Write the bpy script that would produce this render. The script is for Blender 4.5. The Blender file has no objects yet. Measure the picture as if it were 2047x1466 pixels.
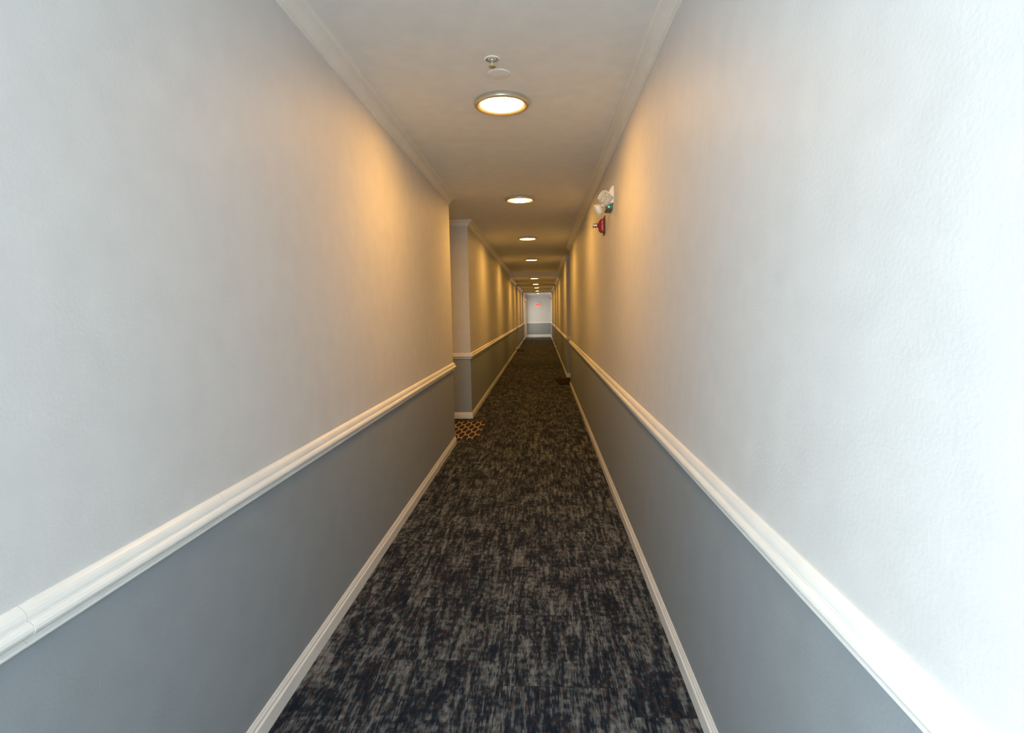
import bpy, bmesh, math, random
from mathutils import Vector, Matrix
random.seed(4)
S = bpy.context.scene
C = S.collection
PI = math.pi

# ------------------------------------------------------------------ dimensions
XL, XR = -0.9762, 0.5471          # left and right wall planes
ZC, ZC2 = 2.677, 2.53             # ceiling heights before / after the step
YSTEP = 16.9                      # where the ceiling steps down
YB, YE = -2.1, 32.7               # wall behind the camera, far end wall
RT, RB = 0.9072, 0.8232           # chair rail top and bottom
LN = [(5.93, 7.41, 0.95), (20.7, 22.1, 0.95), (27.5, 28.9, 0.95)]      # nooks on the left: y0, y1, depth
RN = [(10.72, 12.15, 0.95), (20.9, 22.4, 0.95), (27.3, 28.9, 0.95)]   # nooks on the right

# ------------------------------------------------------------------ node helpers
class NT:
    def __init__(s, name):
        s.m = bpy.data.materials.new(name); s.m.use_nodes = True
        s.t = s.m.node_tree; s.n = s.t.nodes; s.l = s.t.links
        s.b = s.n['Principled BSDF']
    def new(s, typ, **kw):
        n = s.n.new(typ)
        for k, v in kw.items(): setattr(n, k, v)
        return n
    def put(s, sock, v):
        if v is None: return
        if isinstance(v, bpy.types.NodeSocket): s.l.new(v, sock)
        else: sock.default_value = v
    def math(s, op, a, b=None, c=None):
        n = s.new('ShaderNodeMath', operation=op)
        s.put(n.inputs[0], a)
        if b is not None: s.put(n.inputs[1], b)
        if c is not None: s.put(n.inputs[2], c)
        return n.outputs[0]
    def xyz(s):
        g = s.new('ShaderNodeTexCoord'); sp = s.new('ShaderNodeSeparateXYZ')
        s.l.new(g.outputs['Object'], sp.inputs[0]); return sp.outputs
    def vec(s, x, y, z=0.0):
        n = s.new('ShaderNodeCombineXYZ')
        for i, v in enumerate((x, y, z)): s.put(n.inputs[i], v)
        return n.outputs[0]
    def noise(s, v, scale, detail=2, rough=.5):
        n = s.new('ShaderNodeTexNoise'); n.inputs['Scale'].default_value = scale
        n.inputs['Detail'].default_value = detail; n.inputs['Roughness'].default_value = rough
        s.put(n.inputs['Vector'], v); return n.outputs['Fac']
    def ramp(s, f, stops):
        n = s.new('ShaderNodeValToRGB'); e = n.color_ramp.elements
        while len(e) < len(stops): e.new(0.5)
        for i, (p, c) in enumerate(stops):
            e[i].position = p; e[i].color = (*c, 1)
        s.put(n.inputs[0], f); return n.outputs[0]
    def mix(s, f, a, b):
        n = s.new('ShaderNodeMix', data_type='RGBA')
        s.put(n.inputs[0], f)
        s.put(n.inputs[6], a if isinstance(a, bpy.types.NodeSocket) else (*a, 1))
        s.put(n.inputs[7], b if isinstance(b, bpy.types.NodeSocket) else (*b, 1))
        return n.outputs[2]
    def bump(s, h, strength, dist):
        n = s.new('ShaderNodeBump'); n.inputs['Strength'].default_value = strength
        n.inputs['Distance'].default_value = dist; s.put(n.inputs['Height'], h)
        s.l.new(n.outputs[0], s.b.inputs['Normal'])

def plain(name, col, rough=.5, metal=0.0, spec=None, grain=0.0, gscale=200, gdist=.001):
    t = NT(name)
    t.b.inputs['Roughness'].default_value = rough; t.b.inputs['Metallic'].default_value = metal
    if spec is not None: t.b.inputs['Specular IOR Level'].default_value = spec
    x = t.xyz(); v = t.vec(*x[:3])
    nz = t.noise(v, 9.0, 3)
    c2 = tuple(min(1, c * 1.03) for c in col); c1 = tuple(c * .97 for c in col)
    t.l.new(t.ramp(nz, [(.3, c1), (.7, c2)]), t.b.inputs['Base Color'])
    if grain: t.bump(t.noise(v, gscale, 3), grain, gdist)
    return t.m

M = {}
M['upper'] = plain('wall_paint_light_grey', (.62, .625, .63), .55, grain=.35, gscale=110, gdist=.0015, spec=.3)
M['lower'] = plain('wall_paint_slate_grey', (.295, .328, .355), .5, grain=.35, gscale=110, gdist=.0015, spec=.3)
M['ceil'] = plain('ceiling_paint', (.79, .80, .80), .8, grain=.25, gscale=150, spec=.2)
M['trim'] = plain('trim_paint_white', (.80, .80, .78), .3, spec=.45)
M['door'] = plain('door_paint_white', (.72, .72, .70), .4)
M['plastic'] = plain('white_plastic', (.84, .83, .79), .35)
M['ivory'] = plain('ivory_plastic', (.66, .65, .60), .4)
M['greyplastic'] = plain('grey_plastic', (.16, .18, .17), .45)
M['red'] = plain('red_alarm_plastic', (.36, .008, .012), .3)
M['darkred'] = plain('dark_red_plastic', (.06, .003, .004), .5)
M['chrome'] = plain('chrome_metal', (.85, .83, .80), .15, 1.0)
M['nickel'] = plain('brushed_nickel', (.62, .58, .48), .38, .8)
M['brass'] = plain('brass', (.62, .48, .22), .35, .8)
M['cup'] = plain('recessed_cup_grey', (.30, .30, .29), .5)
M['dark'] = plain('dark_hole', (.02, .02, .02), .6)

def glassy(name, tint, rough, mixv):
    t = NT(name); o = t.n['Material Output']
    tr = t.new('ShaderNodeBsdfTransparent'); gl = t.new('ShaderNodeBsdfGlossy')
    tr.inputs[0].default_value = (*tint, 1); gl.inputs['Roughness'].default_value = rough
    mx = t.new('ShaderNodeMixShader'); mx.inputs[0].default_value = mixv
    t.l.new(tr.outputs[0], mx.inputs[1]); t.l.new(gl.outputs[0], mx.inputs[2]); t.l.new(mx.outputs[0], o.inputs[0])
    return t.m
M['glass'] = glassy('window_glass', (.96, .98, .98), .02, .06)

def emit(name, col, st):
    t = NT(name)
    t.b.inputs['Base Color'].default_value = (*[min(1, c) for c in col], 1)
    t.b.inputs['Emission Color'].default_value = (*col, 1); t.b.inputs['Emission Strength'].default_value = st
    return t.m
LAMP_COL = (1.0, .49, .10)
LAMP_ST = 104.0
M['lamp'] = emit('glowing_lamp_diffuser', LAMP_COL, LAMP_ST)
M['led'] = emit('green_led', (.05, 1.0, .12), 6)
M['exit_face'] = emit('exit_sign_lit_face', (1.0, .16, .12), .55)
M['exit_letter'] = emit('exit_sign_lit_letters', (1.0, .03, .02), .9)

# prismatic clear lens
t = NT('prismatic_lens')
t.b.inputs['Base Color'].default_value = (.85, .84, .80, 1); t.b.inputs['Roughness'].default_value = .12
t.b.inputs['Transmission Weight'].default_value = .35; t.b.inputs['IOR'].default_value = 1.45
M['lens'] = t.m

# carpet --------------------------------------------------------------------
def carpet():
    t = NT('ribbed_carpet_tile'); x, y, z = t.xyz()[:3]
    t.b.inputs['Roughness'].default_value = .95; t.b.inputs['Specular IOR Level'].default_value = .1
    T = .5
    xo = t.math('ADD', x, .19)
    tx = t.math('FLOOR', t.math('DIVIDE', xo, T))
    yo = t.math('ADD', t.math('ADD', y, .02), t.math('MULTIPLY', tx, .15))
    ty = t.math('FLOOR', t.math('DIVIDE', yo, T))
    seed = t.math('ADD', t.math('MULTIPLY', tx, 7.31), t.math('MULTIPLY', ty, 3.77))
    rib = .0052
    xr = t.math('MULTIPLY', t.math('FLOOR', t.math('DIVIDE', x, rib)), rib)
    yr = t.math('MULTIPLY', t.math('FLOOR', t.math('DIVIDE', y, .008)), .008)
    n1 = t.noise(t.vec(t.math('MULTIPLY', xr, 52.0), t.math('MULTIPLY', yr, 5.2), seed), 1.0, 2, .5)
    n2 = t.noise(t.vec(t.math('MULTIPLY', xr, 190.0), t.math('MULTIPLY', yr, 26.0), t.math('ADD', seed, 31.0)), 1.0, 1, .5)
    n3 = t.noise(t.vec(t.math('MULTIPLY', xr, 9.0), t.math('MULTIPLY', yr, 4.5), t.math('ADD', seed, 77.0)), 1.0, 3, .55)
    n4 = t.noise(t.vec(t.math('MULTIPLY', xr, 26.0), t.math('MULTIPLY', yr, 38.0), t.math('ADD', seed, 11.0)), 1.0, 2, .5)
    v = t.math('ADD', t.math('ADD', t.math('MULTIPLY', n1, .33), t.math('MULTIPLY', n2, .22)),
               t.math('ADD', t.math('MULTIPLY', n3, .24), t.math('MULTIPLY', n4, .21)))
    col = t.ramp(v, [(.41, (.011, .017, .030)), (.485, (.024, .033, .046)), (.53, (.098, .110, .118)), (.61, (.225, .24, .245))])
    # faint warm yarns
    w = t.noise(t.vec(t.math('MULTIPLY', xr, 60.0), t.math('MULTIPLY', yr, 24.0), t.math('ADD', seed, 190.0)), 1.0, 1, .5)
    wf = t.math('MULTIPLY', t.math('GREATER_THAN', w, .60), .45)
    col = t.mix(wf, col, (.085, .045, .036))
    # ribs: lighter crest, darker valley
    ph = t.math('FRACT', t.math('DIVIDE', x, rib))
    crest = t.math('ABSOLUTE', t.math('SUBTRACT', ph, .5))            # .5 valley, 0 crest
    h = t.math('SUBTRACT', 1.0, t.math('MULTIPLY', crest, 2.0))
    ph2 = t.math('ABSOLUTE', t.math('SUBTRACT', t.math('FRACT', t.math('DIVIDE', y, .008)), .5))
    h2 = t.math('SUBTRACT', 1.0, t.math('MULTIPLY', ph2, 1.1))
    hh = t.math('MULTIPLY', h, h2)
    # tile seams
    sx = t.math('ABSOLUTE', t.math('SUBTRACT', t.math('FRACT', t.math('DIVIDE', xo, T)), .5))
    sy = t.math('ABSOLUTE', t.math('SUBTRACT', t.math('FRACT', t.math('DIVIDE', yo, T)), .5))
    seam = t.math('GREATER_THAN', t.math('MAXIMUM', sx, sy), .4965)
    col = t.mix(t.math('MULTIPLY', seam, .35), col, (.008, .009, .012))
    sc = t.math('ADD', .55, t.math('MULTIPLY', hh, .75))
    mv = t.new('ShaderNodeVectorMath', operation='SCALE'); t.l.new(col, mv.inputs[0]); t.l.new(sc, mv.inputs['Scale'])
    t.l.new(mv.outputs[0], t.b.inputs['Base Color'])
    t.bump(hh, .5, .0018)
    return t.m
M['carpet'] = carpet()

# trellis doormat -----------------------------------------------------------
def trellis():
    t = NT('trellis_doormat_pile'); x, y, z = t.xyz()[:3]
    t.b.inputs['Roughness'].default_value = .95; t.b.inputs['Specular IOR Level'].default_value = .1
    def cell(off):
        du = t.math('SUBTRACT', t.math('FRACT', t.math('ADD', t.math('DIVIDE', x, .122), off)), .5)
        dv = t.math('SUBTRACT', t.math('FRACT', t.math('ADD', t.math('DIVIDE', y, .29), off)), .5)
        au = t.math('ABSOLUTE', du); av = t.math('ABSOLUTE', dv)
        return t.math('MAXIMUM', av, t.math('ADD', t.math('MULTIPLY', av, .5), t.math('MULTIPLY', au, 1.5)))
    m = t.math('MINIMUM', cell(.25), cell(.75))
    line = t.math('GREATER_THAN', m, .405)
    nz = t.noise(t.vec(x, y, z), 260, 2)
    dark = t.ramp(nz, [(.3, (.030, .019, .014)), (.7, (.055, .034, .024))])
    tan = t.ramp(nz, [(.3, (.30, .24, .175)), (.7, (.46, .38, .29))])
    t.l.new(t.mix(line, dark, tan), t.b.inputs['Base Color'])
    t.bump(nz, .6, .003)
    return t.m
M['trellis'] = trellis()
M['navy'] = plain('dark_navy_rubber', (.012, .015, .026), .8, grain=.5, gscale=300)
M['maroon'] = plain('dark_maroon_pile', (.030, .010, .010), .95, spec=.1, grain=.6, gscale=250, gdist=.003)
M['black'] = plain('black_pile', (.012, .011, .010), .95, spec=.1, grain=.6, gscale=250, gdist=.003)

# ------------------------------------------------------------------ mesh helpers
def add_box(bm, x0, x1, y0, y1, z0, z1, mi=0):
    vs = [bm.verts.new((x, y, z)) for x in (x0, x1) for y in (y0, y1) for z in (z0, z1)]
    for f in ((0, 1, 3, 2), (4, 6, 7, 5), (0, 4, 5, 1), (2, 3, 7, 6), (0, 2, 6, 4), (1, 5, 7, 3)):
        fc = bm.faces.new([vs[i] for i in f]); fc.material_index = mi
    return vs

def add_lathe(bm, prof, seg=48, mi=0, smooth=True, M4=None):
    """prof: list of (r, z); revolved about z"""
    rings = []
    for r, z in prof:
        if r < 1e-6: rings.append([bm.verts.new((0, 0, z))])
        else: rings.append([bm.verts.new((r * math.cos(2 * PI * i / seg), r * math.sin(2 * PI * i / seg), z)) for i in range(seg)])
    for a, b in zip(rings, rings[1:]):
        for i in range(seg):
            j = (i + 1) % seg
            if len(a) == 1 and len(b) == 1: continue
            if len(a) == 1: vs = [a[0], b[j], b[i]]
            elif len(b) == 1: vs = [a[i], a[j], b[0]]
            else: vs = [a[i], a[j], b[j], b[i]]
            f = bm.faces.new(vs); f.smooth = smooth; f.material_index = mi
    if M4 is not None:
        bmesh.ops.transform(bm, matrix=M4, verts=[v for r in rings for v in r])
    return rings

def add_prism(bm, poly, axis, a0, a1, mi=0):
    """extrude a 2-D polygon along an axis"""
    def P(u, v, a):
        return {'x': (a, u, v), 'y': (u, a, v), 'z': (u, v, a)}[axis]
    lo = [bm.verts.new(P(u, v, a0)) for u, v in poly]; hi = [bm.verts.new(P(u, v, a1)) for u, v in poly]
    n = len(poly)
    for i in range(n):
        f = bm.faces.new((lo[i], lo[(i + 1) % n], hi[(i + 1) % n], hi[i])); f.material_index = mi
    bm.faces.new(lo[::-1]).material_index = mi; bm.faces.new(hi).material_index = mi
    return lo + hi

def sweep(bm, path, prof, side, mi=0):
    """path: plan points walked in +y; prof: (out, z) closed; side=+1 when the room lies to the right of the path"""
    n = len(path); rows = []
    nrm = []
    for a, b in zip(path, path[1:]):
        d = Vector((b[0] - a[0], b[1] - a[1])).normalized(); nrm.append(Vector((d.y, -d.x)) * side)
    for i, p in enumerate(path):
        if i == 0: m = nrm[0]
        elif i == n - 1: m = nrm[-1]
        else:
            m = nrm[i - 1] + nrm[i]; m = m / max(1e-6, m.dot(nrm[i]))
        rows.append([bm.verts.new((p[0] + m.x * o, p[1] + m.y * o, z)) for o, z in prof])
    k = len(prof)
    for a, b in zip(rows, rows[1:]):
        for j in range(k):
            f = bm.faces.new((a[j], a[(j + 1) % k], b[(j + 1) % k], b[j])); f.material_index = mi
    bm.faces.new(rows[0][::-1]).material_index = mi; bm.faces.new(rows[-1]).material_index = mi

def obj(name, bm, mats, parent=None, loc=(0, 0, 0), bevel=0, seg=2, smooth=False):
    bmesh.ops.recalc_face_normals(bm, faces=bm.faces)
    me = bpy.data.meshes.new(name); bm.to_mesh(me); bm.free()
    for m in (mats if isinstance(mats, (list, tuple)) else [mats]): me.materials.append(m)
    o = bpy.data.objects.new(name, me); C.objects.link(o); o.location = loc
    if parent is not None: o.parent = parent
    if smooth:
        for p in me.polygons: p.use_smooth = True
    if bevel:
        b = o.modifiers.new('bevel', 'BEVEL'); b.width = bevel; b.segments = seg; b.limit_method = 'ANGLE'; b.angle_limit = .6
        w = o.modifiers.new('wn', 'WEIGHTED_NORMAL'); w.keep_sharp = True
    return o

def struct(name, bm, mats, parent=None, **kw):
    o = obj(name, bm, mats, parent, **kw)
    if parent is None: o['kind'] = 'structure'
    return o

def tag(o, label, cat, group=None):
    o['label'] = label; o['category'] = cat
    if group: o['group'] = group
    return o

def thing(name, label, cat, loc, rotz=0, group=None):
    o = bpy.data.objects.new(name, None); C.objects.link(o)
    o.location = loc; o.rotation_euler = (0, 0, rotz); o.empty_display_size = .1
    return tag(o, label, cat, group)

def dup(root, loc, label, rotz=0, group=None):
    r = root.copy(); C.objects.link(r); r.location = loc; r.rotation_euler = (0, 0, rotz)
    r['label'] = label
    if group: r['group'] = group
    for ch in list(root.children):
        c = ch.copy(); C.objects.link(c); c.parent = r
        for g in list(ch.children):
            d = g.copy(); C.objects.link(d); d.parent = c
    return r

def M4(loc, rx=0, ry=0, rz=0):
    return Matrix.Translation(loc) @ Matrix.Rotation(rz, 4, 'Z') @ Matrix.Rotation(ry, 4, 'Y') @ Matrix.Rotation(rx, 4, 'X')

BM = bmesh.new
# ------------------------------------------------------------------ room shell
bm = BM(); add_box(bm, -2.3, 1.8, YB - .3, YE + .3, -.12, 0); struct('floor', bm, M['carpet'])
bm = BM()
add_prism(bm, [(YB - .1, ZC), (YSTEP, ZC), (YSTEP, ZC2), (YE + .1, ZC2), (YE + .1, ZC + .2), (YB - .1, ZC + .2)], 'x', -2.2, 1.7)
struct('ceiling', bm, M['ceil'])

def side_path(X, nooks, sgn):
    p = [(X, YB)]
    for y0, y1, d in nooks: p += [(X, y0), (X + sgn * d, y0), (X + sgn * d, y1), (X, y1)]
    return p + [(X, YE)]
ZS = RB + .04
WT = .10
def wall_mesh(path, side, openings):
    """thick wall following the plan; openings: list of (segment index, y0, y1, z0, z1)"""
    bm = BM(); n = len(path); nr = []
    for a, b in zip(path, path[1:]):
        d = Vector((b[0] - a[0], b[1] - a[1])).normalized(); nr.append(Vector((d.y, -d.x)) * side)
    off = []
    for i in range(n):
        if i == 0: m = nr[0]
        elif i == n - 1: m = nr[-1]
        else: m = nr[i - 1] + nr[i]; m = m / max(1e-6, m.dot(nr[i]))
        off.append(m)
    for i in range(n - 1):
        a, b = Vector(path[i]), Vector(path[i + 1]); oa, ob = a - off[i] * WT, b - off[i + 1] * WT
        L = (b - a).length
        op = [o for o in openings if o[0] == i]
        def block(t0, t1, z0, z1):
            pa = a.lerp(b, t0); pb = a.lerp(b, t1); qa = oa.lerp(ob, t0); qb = oa.lerp(ob, t1)
            cuts = [z0] + ([ZS] if z0 < ZS < z1 else []) + [z1]
            for u, w in zip(cuts, cuts[1:]):
                mi = 1 if w <= ZS + 1e-6 else 0
                vs = [bm.verts.new((p.x, p.y, z)) for p in (pa, pb, qb, qa) for z in (u, w)]
                for f in ((0, 2, 3, 1), (2, 4, 5, 3), (4, 6, 7, 5), (6, 0, 1, 7), (0, 6, 4, 2), (1, 3, 5, 7)):
                    bm.faces.new([vs[k] for k in f]).material_index = mi
        if not op: block(0, 1, 0, ZC + .02)
        else:
            t = 0
            for (_, y0, y1, z0, z1) in op:
                t0, t1 = (y0 - a.y) / L, (y1 - a.y) / L
                block(t, t0, 0, ZC + .02)
                if z0 > .01: block(t0, t1, 0, z0)
                block(t0, t1, z1, ZC + .02); t = t1
            block(t, 1, 0, ZC + .02)
    return bm
lp = side_path(XL, LN, -1); rp = side_path(XR, RN, 1)
EO = (31.25, 32.35, 0.0, 2.12)                        # glazed exit opening in the left wall by the far end
WO = (-1.75, -.35, .45, 1.85)                        # window in the left wall behind the camera
wl = wall_mesh(lp, 1, [(0, *WO), (len(lp) - 2, *EO)])
struct('wall_left', wl, [M['upper'], M['lower']])
struct('wall_right', wall_mesh(rp, -1, []), [M['upper'], M['lower']])
bm = BM(); add_box(bm, XL - .1, XR + .1, YE, YE + .1, 0, ZS, 1); add_box(bm, XL - .1, XR + .1, YE, YE + .1, ZS, ZC2 + .01, 0)
struct('wall_far', bm, [M['upper'], M['lower']])
# wall behind the camera with a big window
BW = (XL + .2, XR - .2, .35, 2.0)
bm = BM()
add_box(bm, XL - .1, XR + .1, YB - .1, YB, 0, BW[2], 1); add_box(bm, XL - .1, XR + .1, YB - .1, YB, BW[3], ZC + .01, 0)
add_box(bm, XL - .1, BW[0], YB - .1, YB, BW[2], BW[3], 0); add_box(bm, BW[1], XR + .1, YB - .1, YB, BW[2], BW[3], 0)
struct('wall_back', bm, [M['upper'], M['lower']])

# ------------------------------------------------------------------ mouldings
RAIL = [(-.004, .8232), (.007, .8232), (.0115, .8255), (.0145, .8295), (.0135, .8345), (.009, .8372),
        (.006, .8385), (.010, .8425), (.016, .8465), (.022, .8495), (.0215, .851), (.0265, .8515), (.0298, .8555), (.0315, .861), (.0304, .867),
        (.0265, .8725), (.022, .8760), (.0185, .8768), (.0178, .8785), (.0195, .8805),
        (.0190, .886), (.0165, .893), (.0128, .8985), (.0085, .9028), (.0035, .9068), (-.004, .9072)]
BASE = [(-.004, .0), (.0135, .0), (.0135, .0545), (.0122, .0575), (.0095, .0600), (.0082, .0630), (.0082, .0665),
        (.0092, .0690), (.0092, .0715), (.0070, .0760), (.0048, .0815), (.0035, .0868), (-.004, .0874)]
def crown(z):
    return [(-.004, z - .078), (.0065, z - .078), (.0095, z - .0745), (.0095, z - .0705), (.0070, z - .068), (.0120, z - .0655),
            (.0135, z - .062), (.0160, z - .055), (.0210, z - .0455), (.0285, z - .0355), (.0380, z - .0265), (.0480, z - .0200),
            (.0525, z - .0180), (.0535, z - .0145), (.0575, z - .0125), (.0610, z - .0090), (.0625, z - .0050), (.0700, z - .0040), (.0700, z + .004), (-.004, z + .004)]
tn = [0]
def trim(path, prof, side):
    tn[0] += 1; bm = BM(); sweep(bm, path, prof, side); return struct('trim_%d' % tn[0], bm, M['trim'])
def split_low(X, nooks, sgn, yend):
    """runs of low moulding: each nook's back wall holds a door, so the runs stop at its casing"""
    runs = []; cur = [(X, YB)]
    for y0, y1, d in nooks:
        g0, g1 = y0 + (y1 - y0) / 2 - .53, y0 + (y1 - y0) / 2 + .53
        runs.append(cur + [(X, y0), (X + sgn * d, y0), (X + sgn * d, g0)]); cur = [(X + sgn * d, g1), (X + sgn * d, y1), (X, y1)]
    runs.append(cur + [(X, yend)]); return runs
for X, nk, sg, sd, ye, nm in ((XL, LN, -1, 1, EO[0] - .075, 'left'), (XR, RN, 1, -1, YE, 'right')):
    for i, r in enumerate(split_low(X, nk, sg, ye)):
        if i == 0 and sg < 0:                                # butt joints in the nearest left rail
            g = .0012
            trim([r[0], (X, .915 - g)], RAIL, sd); trim([(X, .915), (X, 1.545 - g)], [(o * 1.03, z) for o, z in RAIL], sd)
            trim([(X, 1.545)] + r[1:], RAIL, sd)
        else: trim(r, RAIL, sd)
        bm = BM(); sweep(bm, r, BASE, sd); struct('baseboard_' + nm, bm, M['trim'])
    # crown, near ceiling
    near = [(X, YB)]; far = [(X, YSTEP)]
    for y0, y1, d in nk:
        q = [(X, y0), (X + sg * d, y0), (X + sg * d, y1), (X, y1)]
        (near if y1 < YSTEP else far).extend(q)
    trim(near + [(X, YSTEP + .002)], crown(ZC), sd); trim(far + [(X, YE)], crown(ZC2), sd)
# far wall mouldings (room is on the right when walking +x -> use side -1 walking from left to right)
trim([(XL + .09, YE), (XR, YE)], RAIL, 1)
bm = BM(); sweep(bm, [(XL + .09, YE), (XR, YE)], [(o * 1.3, z * 1.9) for o, z in BASE], 1); struct('baseboard_far', bm, M['trim'])
bm = BM(); add_box(bm, XL - .05, XR + .05, YE - .45, YE + .05, 2.435, ZC2 + .01); struct('wall_header', bm, M['upper'])
bm = BM(); add_box(bm, XL, XL + .09, YE - .03, YE + .01, 0, 2.435); struct('trim_30', bm, M['trim'], bevel=.004)

# ------------------------------------------------------------------ doors at the back of the nooks
def nook_door(n, X, yc, sgn):
    """X: plane of the nook's back wall; sgn +1 when the corridor lies towards +x"""
    bm = BM()
    w, h = .46, 2.04
    def bx(a, b, y0, y1, z0, z1, m=0):
        xs = sorted((X + sgn * a, X + sgn * b)); add_box(bm, xs[0], xs[1], yc + y0, yc + y1, z0, z1, m)
    bx(-.002, .012, -w + .0, w, .008, h)
    d = struct('door_%d' % n, bm, M['door'], bevel=.002)
    bm = BM()
    for z0, z1 in ((.18, .88), (1.02, 1.86)):
        for y0, y1 in ((-.36, -.06), (.06, .36)):
            bx(.012, .018, y0, y0 + .03, z0, z1); bx(.012, .018, y1 - .03, y1, z0, z1)
            bx(.012, .018, y0, y1, z0, z0 + .03); bx(.012, .018, y0, y1, z1 - .03, z1)
    obj('door_panel_moulding', bm, M['door'], d)
    bm = BM()
    bx(-.002, .02, -w - .068, -w - .001, .0, h + .068); bx(-.002, .02, w + .001, w + .068, .0, h + .068); bx(-.002, .02, -w - .001, w + .001, h + .001, h + .068)
    obj('door_casing', bm, M['trim'], d)
    bm = BM()
    mm = M4((X + sgn * .012, yc + .38, 1.0), 0, sgn * PI / 2, 0)
    add_lathe(bm, [(0, 0), (.03, 0), (.03, .006), (.012, .01), (.01, .035), (.024, .045), (.027, .058), (.018, .068), (0, .07)], 24, M4=mm)
    obj('door_knob', bm, M['nickel'], d)
k = 1
for y0, y1, d in LN: nook_door(k, XL - d, (y0 + y1) / 2, 1); k += 1
for y0, y1, d in RN: nook_door(k, XR + d, (y0 + y1) / 2, -1); k += 1

# glazed exit door at the far left
bm = BM(); ex0, ex1, _, ez = EO
for y0, y1, z0, z1 in ((ex0, ex0 + .1, 0, ez), (ex1 - .1, ex1, 0, ez), (ex0 + .1, ex1 - .1, 0.01, .24), (ex0 + .1, ex1 - .1, ez - .1, ez)):
    add_box(bm, XL - .075, XL - .03, y0, y1, z0, z1)
dd = struct('door_%d' % k, bm, M['door'], bevel=.002)
bm = BM(); add_box(bm, XL - .056, XL - .050, ex0 + .1, ex1 - .1, .24, ez - .1); obj('door_glass', bm, M['glass'], dd)
bm = BM()
for y0, y1, z0, z1 in ((ex0 - .07, ex0, 0, ez + .07), (ex1, ex1 + .07, 0, ez + .07), (ex0, ex1, ez, ez + .07)):
    add_box(bm, XL - .002, XL + .018, y0, y1, z0, z1)
obj('door_casing', bm, M['trim'], dd)

# windows behind the camera
def window(n, axis, a0, a1, z0, z1, c):
    """axis 'x': window in a wall of constant y = c (room towards +y); 'y': wall of constant x = c (room towards +x)"""
    def bx(bm, a, b, u0, u1, w0, w1):
        if axis == 'x': add_box(bm, u0, u1, c + a, c + b, w0, w1)
        else: add_box(bm, c + a, c + b, u0, u1, w0, w1)
    bm = BM(); t_ = .05
    bx(bm, -.09, -.02, a0, a0 + t_, z0, z1); bx(bm, -.09, -.02, a1 - t_, a1, z0, z1)
    bx(bm, -.09, -.02, a0 + t_, a1 - t_, z0, z0 + t_); bx(bm, -.09, -.02, a0 + t_, a1 - t_, z1 - t_, z1)
    zm = (z0 + z1) / 2; bx(bm, -.08, -.03, a0 + t_, a1 - t_, zm - .02, zm + .02)
    w = struct('window_%d' % n, bm, M['trim'])
    bm = BM(); bx(bm, -.056, -.051, a0 + t_, a1 - t_, z0 + t_, zm - .02); bx(bm, -.056, -.051, a0 + t_, a1 - t_, zm + .02, z1 - t_)
    obj('window_pane', bm, M['glass'], w)
    bm = BM(); cw = .06
    bx(bm, -.002, .016, a0 - cw, a0, z0 - cw, z1 + cw); bx(bm, -.002, .016, a1, a1 + cw, z0 - cw, z1 + cw)
    bx(bm, -.002, .016, a0, a1, z1, z1 + cw); bx(bm, -.002, .03, a0, a1, z0 - .03, z0)
    obj('window_casing', bm, M['trim'], w)
window(1, 'x', BW[0], BW[1], BW[2], BW[3], YB)
window(2, 'y', WO[0], WO[1], WO[2], WO[3], XL)

# ------------------------------------------------------------------ ceiling lights
def ceiling_light(loc, label, group):
    t = thing('ceiling_light', label, 'ceiling light', loc, group=group)
    bm = BM()
    add_lathe(bm, [(.150, .002), (.157, -.0005), (.160, -.003), (.162, -.007), (.162, -.020), (.1605, -.026), (.157, -.030), (.150, -.0325), (.146, -.0325), (.126, -.0235), (.1235, -.021), (.1235, -.004), (.150, .002)], 72)
    obj('rim', bm, M['nickel'], t)
    bm = BM()
    add_lathe(bm, [(.1232, -.015), (.1232, -.0215), (.119, -.0235), (.10, -.0255), (.06, -.027), (0, -.0275)], 72)
    obj('diffuser', bm, M['lamp'], t)
    return t
LG = 'flush round ceiling lights down the middle of the corridor'
LY = [3.355, 6.10, 9.23, 12.85, 17.25, 20.65, 23.55, 27.0, 30.2]
LL = ['largest and nearest round ceiling light with brushed metal rim, beside the blank cover plate',
      'second nearest round ceiling light, above the entry recess in the left wall',
      'third round ceiling light from the camera, just before the recess in the right wall',
      'fourth round ceiling light, last one before the ceiling steps down',
      'fifth round ceiling light, first one just beyond the ceiling step',
      'sixth round ceiling light, second one beyond the ceiling step',
      'seventh round ceiling light, middle one of the five beyond the ceiling step',
      'eighth round ceiling light, last but one before the far end wall',
      'farthest and smallest round ceiling light, right before the far end wall']
for i, y in enumerate(LY):
    z = ZC if y < YSTEP else ZC2; x = -.221 + (.004 * max(0, i - 3))
    if i == 0: L0 = ceiling_light((x, y, z), LL[0], LG)
    else: dup(L0, (x, y, z), LL[i])

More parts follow.
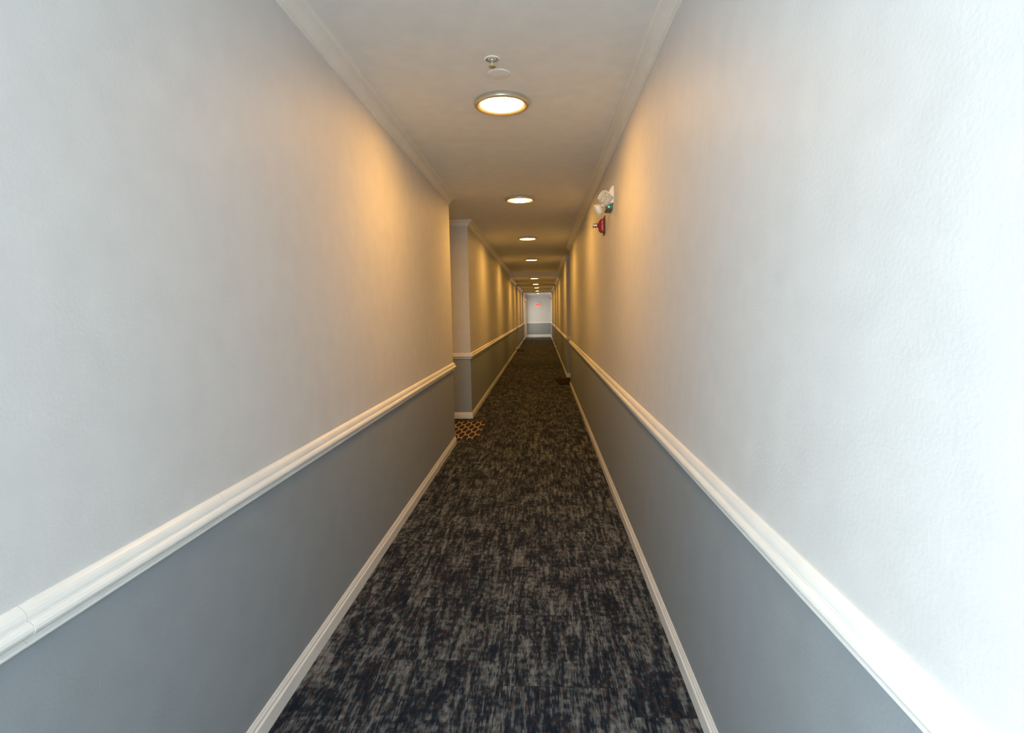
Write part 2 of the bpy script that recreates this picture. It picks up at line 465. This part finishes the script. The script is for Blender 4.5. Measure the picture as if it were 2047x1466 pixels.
# ------------------------------------------------------------------ sprinkler and cover plate
t = thing('fire_sprinkler', 'small pendent fire sprinkler head with white ceiling cup, nearest the camera', 'sprinkler', (-.229, 2.815, ZC))
bm = BM()
add_lathe(bm, [(.038, .002), (.039, -.001), (.037, -.004), (.033, -.0055), (.031, -.005)], 40)
add_lathe(bm, [(.031, -.005), (.026, -.0015), (.020, .0006), (.010, .0006)], 40, mi=1)
bmesh.ops.remove_doubles(bm, verts=bm.verts, dist=1e-5)
obj('escutcheon', bm, [M['plastic'], M['cup']], t)
bm = BM()
add_lathe(bm, [(0, .001), (.011, .001), (.011, -.009), (.008, -.011), (0, -.011)], 20)
for s in (-1, 1):
    pts = [(s * .009, -.009), (s * .0125, -.018), (s * .010, -.028), (s * .0025, -.036)]
    prev = None
    for (px, pz) in pts:
        ring = [bm.verts.new((px + dx, dy, pz)) for dx, dy in ((-.0016, -.0016), (.0016, -.0016), (.0016, .0016), (-.0016, .0016))]
        if prev:
            for i in range(4): bm.faces.new((prev[i], prev[(i + 1) % 4], ring[(i + 1) % 4], ring[i]))
        prev = ring
obj('frame', bm, M['chrome'], t)
bm = BM(); add_lathe(bm, [(0, -.011), (.0022, -.011), (.0022, -.034), (0, -.034)], 12); obj('glass_bulb', bm, M['plastic'], t, smooth=True)
bm = BM()
add_lathe(bm, [(0, -.0335), (.004, -.034), (.006, -.037), (.0150, -.0375), (.0155, -.0385), (.0145, -.0395), (.004, -.0395), (.003, -.042), (0, -.0425)], 24)
for i in range(12):
    a = 2 * PI * i / 12
    mm = M4((.0165 * math.cos(a), .0165 * math.sin(a), -.0385), 0, 0, a)
    vs = add_box(bm, -.0025, .0025, -.0016, .0016, -.0008, .0008); bmesh.ops.transform(bm, matrix=mm, verts=vs)
obj('deflector', bm, M['brass'], t)

t = thing('blank_cover_plate', 'blank round white cover plate on the ceiling beside the nearest light', 'cover plate', (-.209, 2.985, ZC))
bm = BM(); add_lathe(bm, [(.060, .001), (.061, -.002), (.059, -.0042), (.054, -.0052), (0, -.0056)], 56); obj('plate', bm, M['ceil'], t)
for s in (-1, 1):
    bm = BM(); add_lathe(bm, [(.0042, -.0045), (.0042, -.0068), (.003, -.0076), (0, -.0078)], 16, M4=M4((s * .0445, 0, 0))); obj('screw', bm, M['ivory'], t)

# ------------------------------------------------------------------ emergency light (local: wall plane x = 0, unit sticks out to -x)
def emergency_light(loc, label, rotz=0, group=None):
    t = thing('emergency_light', label, 'emergency light', loc, rotz, group)
    bm = BM()
    add_prism(bm, [(.002, -.062), (-.030, -.062), (-.036, -.05), (-.036, .018), (-.014, .062), (.002, .062)], 'y', -.10, .16)
    obj('housing', bm, M['plastic'], t, bevel=.004)
    bm = BM()
    add_prism(bm, [(.001, -.096), (-.034, -.096), (-.044, -.090), (-.044, -.060), (.001, -.060)], 'y', -.05, .14)
    obj('battery_box', bm, M['greyplastic'], t, bevel=.003)
    bm = BM(); add_lathe(bm, [(0, 0), (.0045, 0), (.0042, .0035), (.0025, .005), (0, .0055)], 16, M4=M4((-.030, -.0495, -.082), PI / 2, 0, 0)); obj('indicator_led', bm, M['led'], t)
    def head(c, rx, rz, sc, ro=0):
        mm = M4(c, rx, 0, rz) @ Matrix.Rotation(ro, 4, 'Y') @ Matrix.Diagonal((sc, sc, sc, 1))
        # shell: rounded square cup opening along local -y
        bm = BM(); secs = [(.050, -.018), (.050, .004), (.046, .020), (.034, .034), (.016, .040)]
        rings = []
        for r, yy in secs:
            ring = []
            for i in range(32):
                a = 2 * PI * i / 32; ca, sa = math.cos(a), math.sin(a); e = .62
                ring.append(bm.verts.new((r * math.copysign(abs(ca) ** e, ca), yy, r * .88 * math.copysign(abs(sa) ** e, sa))))
            rings.append(ring)
        for a, b in zip(rings, rings[1:]):
            for i in range(32): bm.faces.new((a[i], a[(i + 1) % 32], b[(i + 1) % 32], b[i]))
        bm.faces.new(rings[-1]); bm.faces.new(rings[0][::-1])
        bmesh.ops.transform(bm, matrix=mm, verts=bm.verts)
        h = obj('lamp_head', bm, M['plastic'], t, smooth=True)
        bm = BM()                                       # faceted lens: 3 x 3 small pyramids on a rounded block
        N = 3; W = .088; Hh = .076; st = W / N; sh = Hh / N
        add_box(bm, -W / 2, W / 2, -.026, -.017, -Hh / 2, Hh / 2)
        for i in range(N):
            for j in range(N):
                x0 = -W / 2 + i * st + .001; z0 = -Hh / 2 + j * sh + .001; x1 = x0 + st - .002; z1 = z0 + sh - .002
                q = [bm.verts.new(v) for v in ((x0, -.026, z0), (x1, -.026, z0), (x1, -.026, z1), (x0, -.026, z1))]
                m = [bm.verts.new(((x0 * (1 - f) + x1 * f), -.037, (z0 * (1 - g) + z1 * g))) for f, g in ((.3, .3), (.7, .3), (.7, .7), (.3, .7))]
                for a in range(4): bm.faces.new((q[a], q[(a + 1) % 4], m[(a + 1) % 4], m[a]))
                bm.faces.new(m)
        bmesh.ops.transform(bm, matrix=mm, verts=bm.verts)
        obj('lens', bm, M['lens'], h)
    head((-.058, -.075, -.020), math.radians(16), math.radians(-10), 1.05, math.radians(38))
    head((-.100, .045, -.080), math.radians(30), math.radians(-100), .85, math.radians(30))
    bm = BM()
    add_lathe(bm, [(0, 0), (.014, 0), (.014, .03), (0, .03)], 20, M4=M4((-.034, -.055, -.004), 0, -PI / 2, 0))
    obj('swivel', bm, M['plastic'], t)
    bm = BM()
    add_lathe(bm, [(0, 0), (.013, 0), (.013, .06), (0, .06)], 20, M4=M4((-.032, .05, -.055), 0, -PI / 2, 0))
    obj('swivel', bm, M['plastic'], t)
    return t
E0 = emergency_light((XR, 4.33, 2.305), 'twin-head emergency light with prismatic lens and green light, high on the right wall', group='wall emergency lights')
dup(E0, (XL, 31.0, 2.20), 'tiny distant emergency light high on the left wall near the far end', rotz=PI)

# ------------------------------------------------------------------ fire alarm horn strobe (local: wall x = 0, sticks out to -x)
def horn_strobe(loc, label, group=None):
    t = thing('fire_alarm', label, 'fire alarm', loc, 0, group)
    bm = BM()
    add_prism(bm, [(.002, -.078), (-.004, -.078), (-.007, -.074), (-.007, .074), (-.004, .078), (.002, .078)], 'y', -.058, .058)
    obj('back_plate', bm, M['darkred'], t, bevel=.002)
    # tapered body
    bm = BM(); secs = [(-.006, .052, .056), (-.030, .050, .054), (-.046, .036, .040), (-.052, .024, .030)]
    rings = []
    for x, hy, hz in secs:
        rings.append([bm.verts.new((x, sy * hy, sz * hz)) for sy, sz in ((-1, -1), (1, -1), (1, 1), (-1, 1))])
    for a, b in zip(rings, rings[1:]):
        for i in range(4): bm.faces.new((a[i], a[(i + 1) % 4], b[(i + 1) % 4], b[i]))
    bm.faces.new(rings[0][::-1]); bm.faces.new(rings[-1])
    obj('body', bm, M['red'], t, bevel=.004)
    # white FIRE lettering down the near side of the body
    bm = BM()
    def bar(u0, v0, u1, v1): add_box(bm, min(u0, u1), max(u0, u1), -.0508, -.0496, min(v0, v1), max(v0, v1))
    glyph = {'F': [(0, 0, .2, 1), (0, .8, 1, 1), (0, .45, .8, .62)], 'I': [(.4, 0, .6, 1)],
             'R': [(0, 0, .2, 1), (0, .8, 1, 1), (.8, .5, 1, 1), (0, .42, 1, .58), (.62, 0, .82, .45)],
             'E': [(0, 0, .2, 1), (0, .8, 1, 1), (0, .42, .8, .58), (0, 0, 1, .2)]}
    for i, ch in enumerate('FIRE'):
        for u0, v0, u1, v1 in glyph[ch]:
            zz = .030 - i * .018; ux = -.028
            bar(ux + u0 * .009, zz - .012 + v0 * .012, ux + u1 * .009, zz - .012 + v1 * .012)
    obj('lettering', bm, M['plastic'], t)
    bm = BM()
    mm = M4((-.050, 0, .004), 0, -PI / 2, 0)
    add_lathe(bm, [(0, 0), (.019, 0), (.019, .028), (.017, .031), (.0165, .036), (.019, .039), (.019, .046), (.015, .051), (0, .052)], 28, M4=mm)
    obj('strobe_lens', bm, M['chrome'], t)
    return t
F0 = horn_strobe((XR, 4.84, 2.168), 'red fire alarm horn strobe on the right wall, just below the emergency light', 'wall fire alarms')
dup(F0, (XR, 30.6, 2.22), 'tiny distant fire alarm high on the right wall near the far end')

# ------------------------------------------------------------------ exit sign on the far wall
t = thing('exit_sign', 'small red glowing EXIT sign on the far end wall', 'exit sign', (-.205, YE, 1.935))
bm = BM(); add_box(bm, -.15, .15, -.045, .002, -.100, .100); obj('housing', bm, M['plastic'], t, bevel=.006)
bm = BM(); add_box(bm, -.132, .132, -.050, -.044, -.082, .082); obj('face', bm, M['exit_face'], t, bevel=.002)
bm = BM()
def seg(x0, z0, x1, z1, w=.011):
    d = Vector((x1 - x0, 0, z1 - z0)); n = Vector((-d.z, 0, d.x)).normalized() * w / 2
    poly = [(x0 + n.x, z0 + n.z), (x1 + n.x, z1 + n.z), (x1 - n.x, z1 - n.z), (x0 - n.x, z0 - n.z)]
    add_prism(bm, poly, 'y', -.053, -.0495)
lw, lh, gp = .046, .12, .014
xs = [-.5 * (4 * lw + 3 * gp) + i * (lw + gp) for i in range(4)]
b0, b1 = -lh / 2, lh / 2
x = xs[0]; seg(x, b0, x, b1); [seg(x, z, x + lw, z) for z in (b0 + .0055, 0, b1 - .0055)]
x = xs[1]; seg(x, b0, x + lw, b1); seg(x, b1, x + lw, b0)
x = xs[2] + lw / 2; seg(x, b0, x, b1)
x = xs[3]; seg(x + lw / 2, b0, x + lw / 2, b1); seg(x, b1 - .0055, x + lw, b1 - .0055)
obj('lettering', bm, M['exit_letter'], t)

# ------------------------------------------------------------------ doormats
def mat(name_label, cat, x0, x1, y0, y1, top, border, hgt=.010, bw=.045, group=None, far=0.0, rot=0.0):
    cx, cy = (x0 + x1) / 2, (y0 + y1) / 2; hx, hy = (x1 - x0) / 2, (y1 - y0) / 2
    t = thing('doormat', name_label, cat, (cx, cy, 0), math.radians(rot), group=group)
    bm = BM(); add_box(bm, -hx, hx, -hy, hy, 0.0, hgt * .6); obj('backing', bm, border, t, bevel=.002)
    bm = BM(); add_box(bm, -hx + bw, hx - bw, -hy + bw, hy - bw - far, hgt * .55, hgt); obj('pile', bm, top, t, bevel=.003)
    return t
MG = 'doormats at the recessed apartment doors'
mat('brown and tan honeycomb patterned doormat in the nearest recess on the left', 'doormat', -1.62, -.735, 6.10, 7.32, M['trellis'], M['navy'], bw=.02, far=.13, group=MG)
mat('plain dark maroon doormat at the recess on the right', 'doormat', .30, 1.2, 10.90, 11.90, M['maroon'], M['black'], hgt=.012, bw=.02, rot=4.5, group=MG)
mat('distant plain black doormat at the second recess on the left', 'doormat', -1.6, -.70, 20.75, 21.45, M['black'], M['black'], hgt=.012, bw=.02, group=MG)

# ------------------------------------------------------------------ daylight
def area(name, loc, rot, sx, sy, power, col):
    l = bpy.data.lights.new(name, 'AREA'); l.shape = 'RECTANGLE'; l.size = sx; l.size_y = sy; l.energy = power; l.color = col
    o = bpy.data.objects.new(name, l); C.objects.link(o); o.location = loc; o.rotation_euler = rot; return o
DAY = (.89, .965, 1.0)
area('daylight_back_window', ((BW[0] + BW[1]) / 2, YB - .2, (BW[2] + BW[3]) / 2), (PI / 2, 0, 0), BW[1] - BW[0], BW[3] - BW[2], 80, DAY).rotation_euler = (-PI / 2, 0, PI)
area('daylight_side_window', (XL - .22, (WO[0] + WO[1]) / 2, (WO[2] + WO[3]) / 2), (0, -PI / 2, 0), WO[3] - WO[2], WO[1] - WO[0], 130, DAY)
area('daylight_exit_door', (XL - .25, (EO[0] + EO[1]) / 2, 1.15), (0, -PI / 2, 0), 1.9, .95, 22, (1.0, .94, .82))
w = bpy.data.worlds.new('sky'); S.world = w; w.use_nodes = True
w.node_tree.nodes['Background'].inputs[0].default_value = (.75, .87, 1, 1); w.node_tree.nodes['Background'].inputs[1].default_value = .6

# ------------------------------------------------------------------ camera
f, yaw, pitch, roll = 1095.004, .055633, -.096337, -.017103
c, s = math.cos(roll), math.sin(roll)
U = Vector((c, 0, s)); V = Vector((-s, 0, c)); F = Vector((0, 1, 0))
R = Matrix.Rotation(yaw, 3, 'Z') @ Matrix.Rotation(pitch, 3, 'X')
U, V, F = R @ U, R @ V, R @ F
cam = bpy.data.cameras.new('camera'); co = bpy.data.objects.new('camera', cam); C.objects.link(co)
mw = Matrix(((U.x, V.x, -F.x, 0), (U.y, V.y, -F.y, 0), (U.z, V.z, -F.z, 1.43), (0, 0, 0, 1)))
co.matrix_world = mw
cam.sensor_fit = 'HORIZONTAL'; cam.sensor_width = 36; cam.lens = 36 * f / 2047; cam.clip_start = .05; cam.clip_end = 200
S.camera = co

S.view_settings.view_transform = 'Standard'; S.view_settings.look = 'None'
S.view_settings.gamma = 1; S.view_settings.exposure = 0.35; S.view_settings.use_curve_mapping = False
S.cycles.max_bounces = 14; S.cycles.diffuse_bounces = 10; S.cycles.glossy_bounces = 4
S.cycles.transparent_max_bounces = 8; S.cycles.sample_clamp_indirect = 8
try:
    S.cycles.use_denoising = True
except Exception: pass
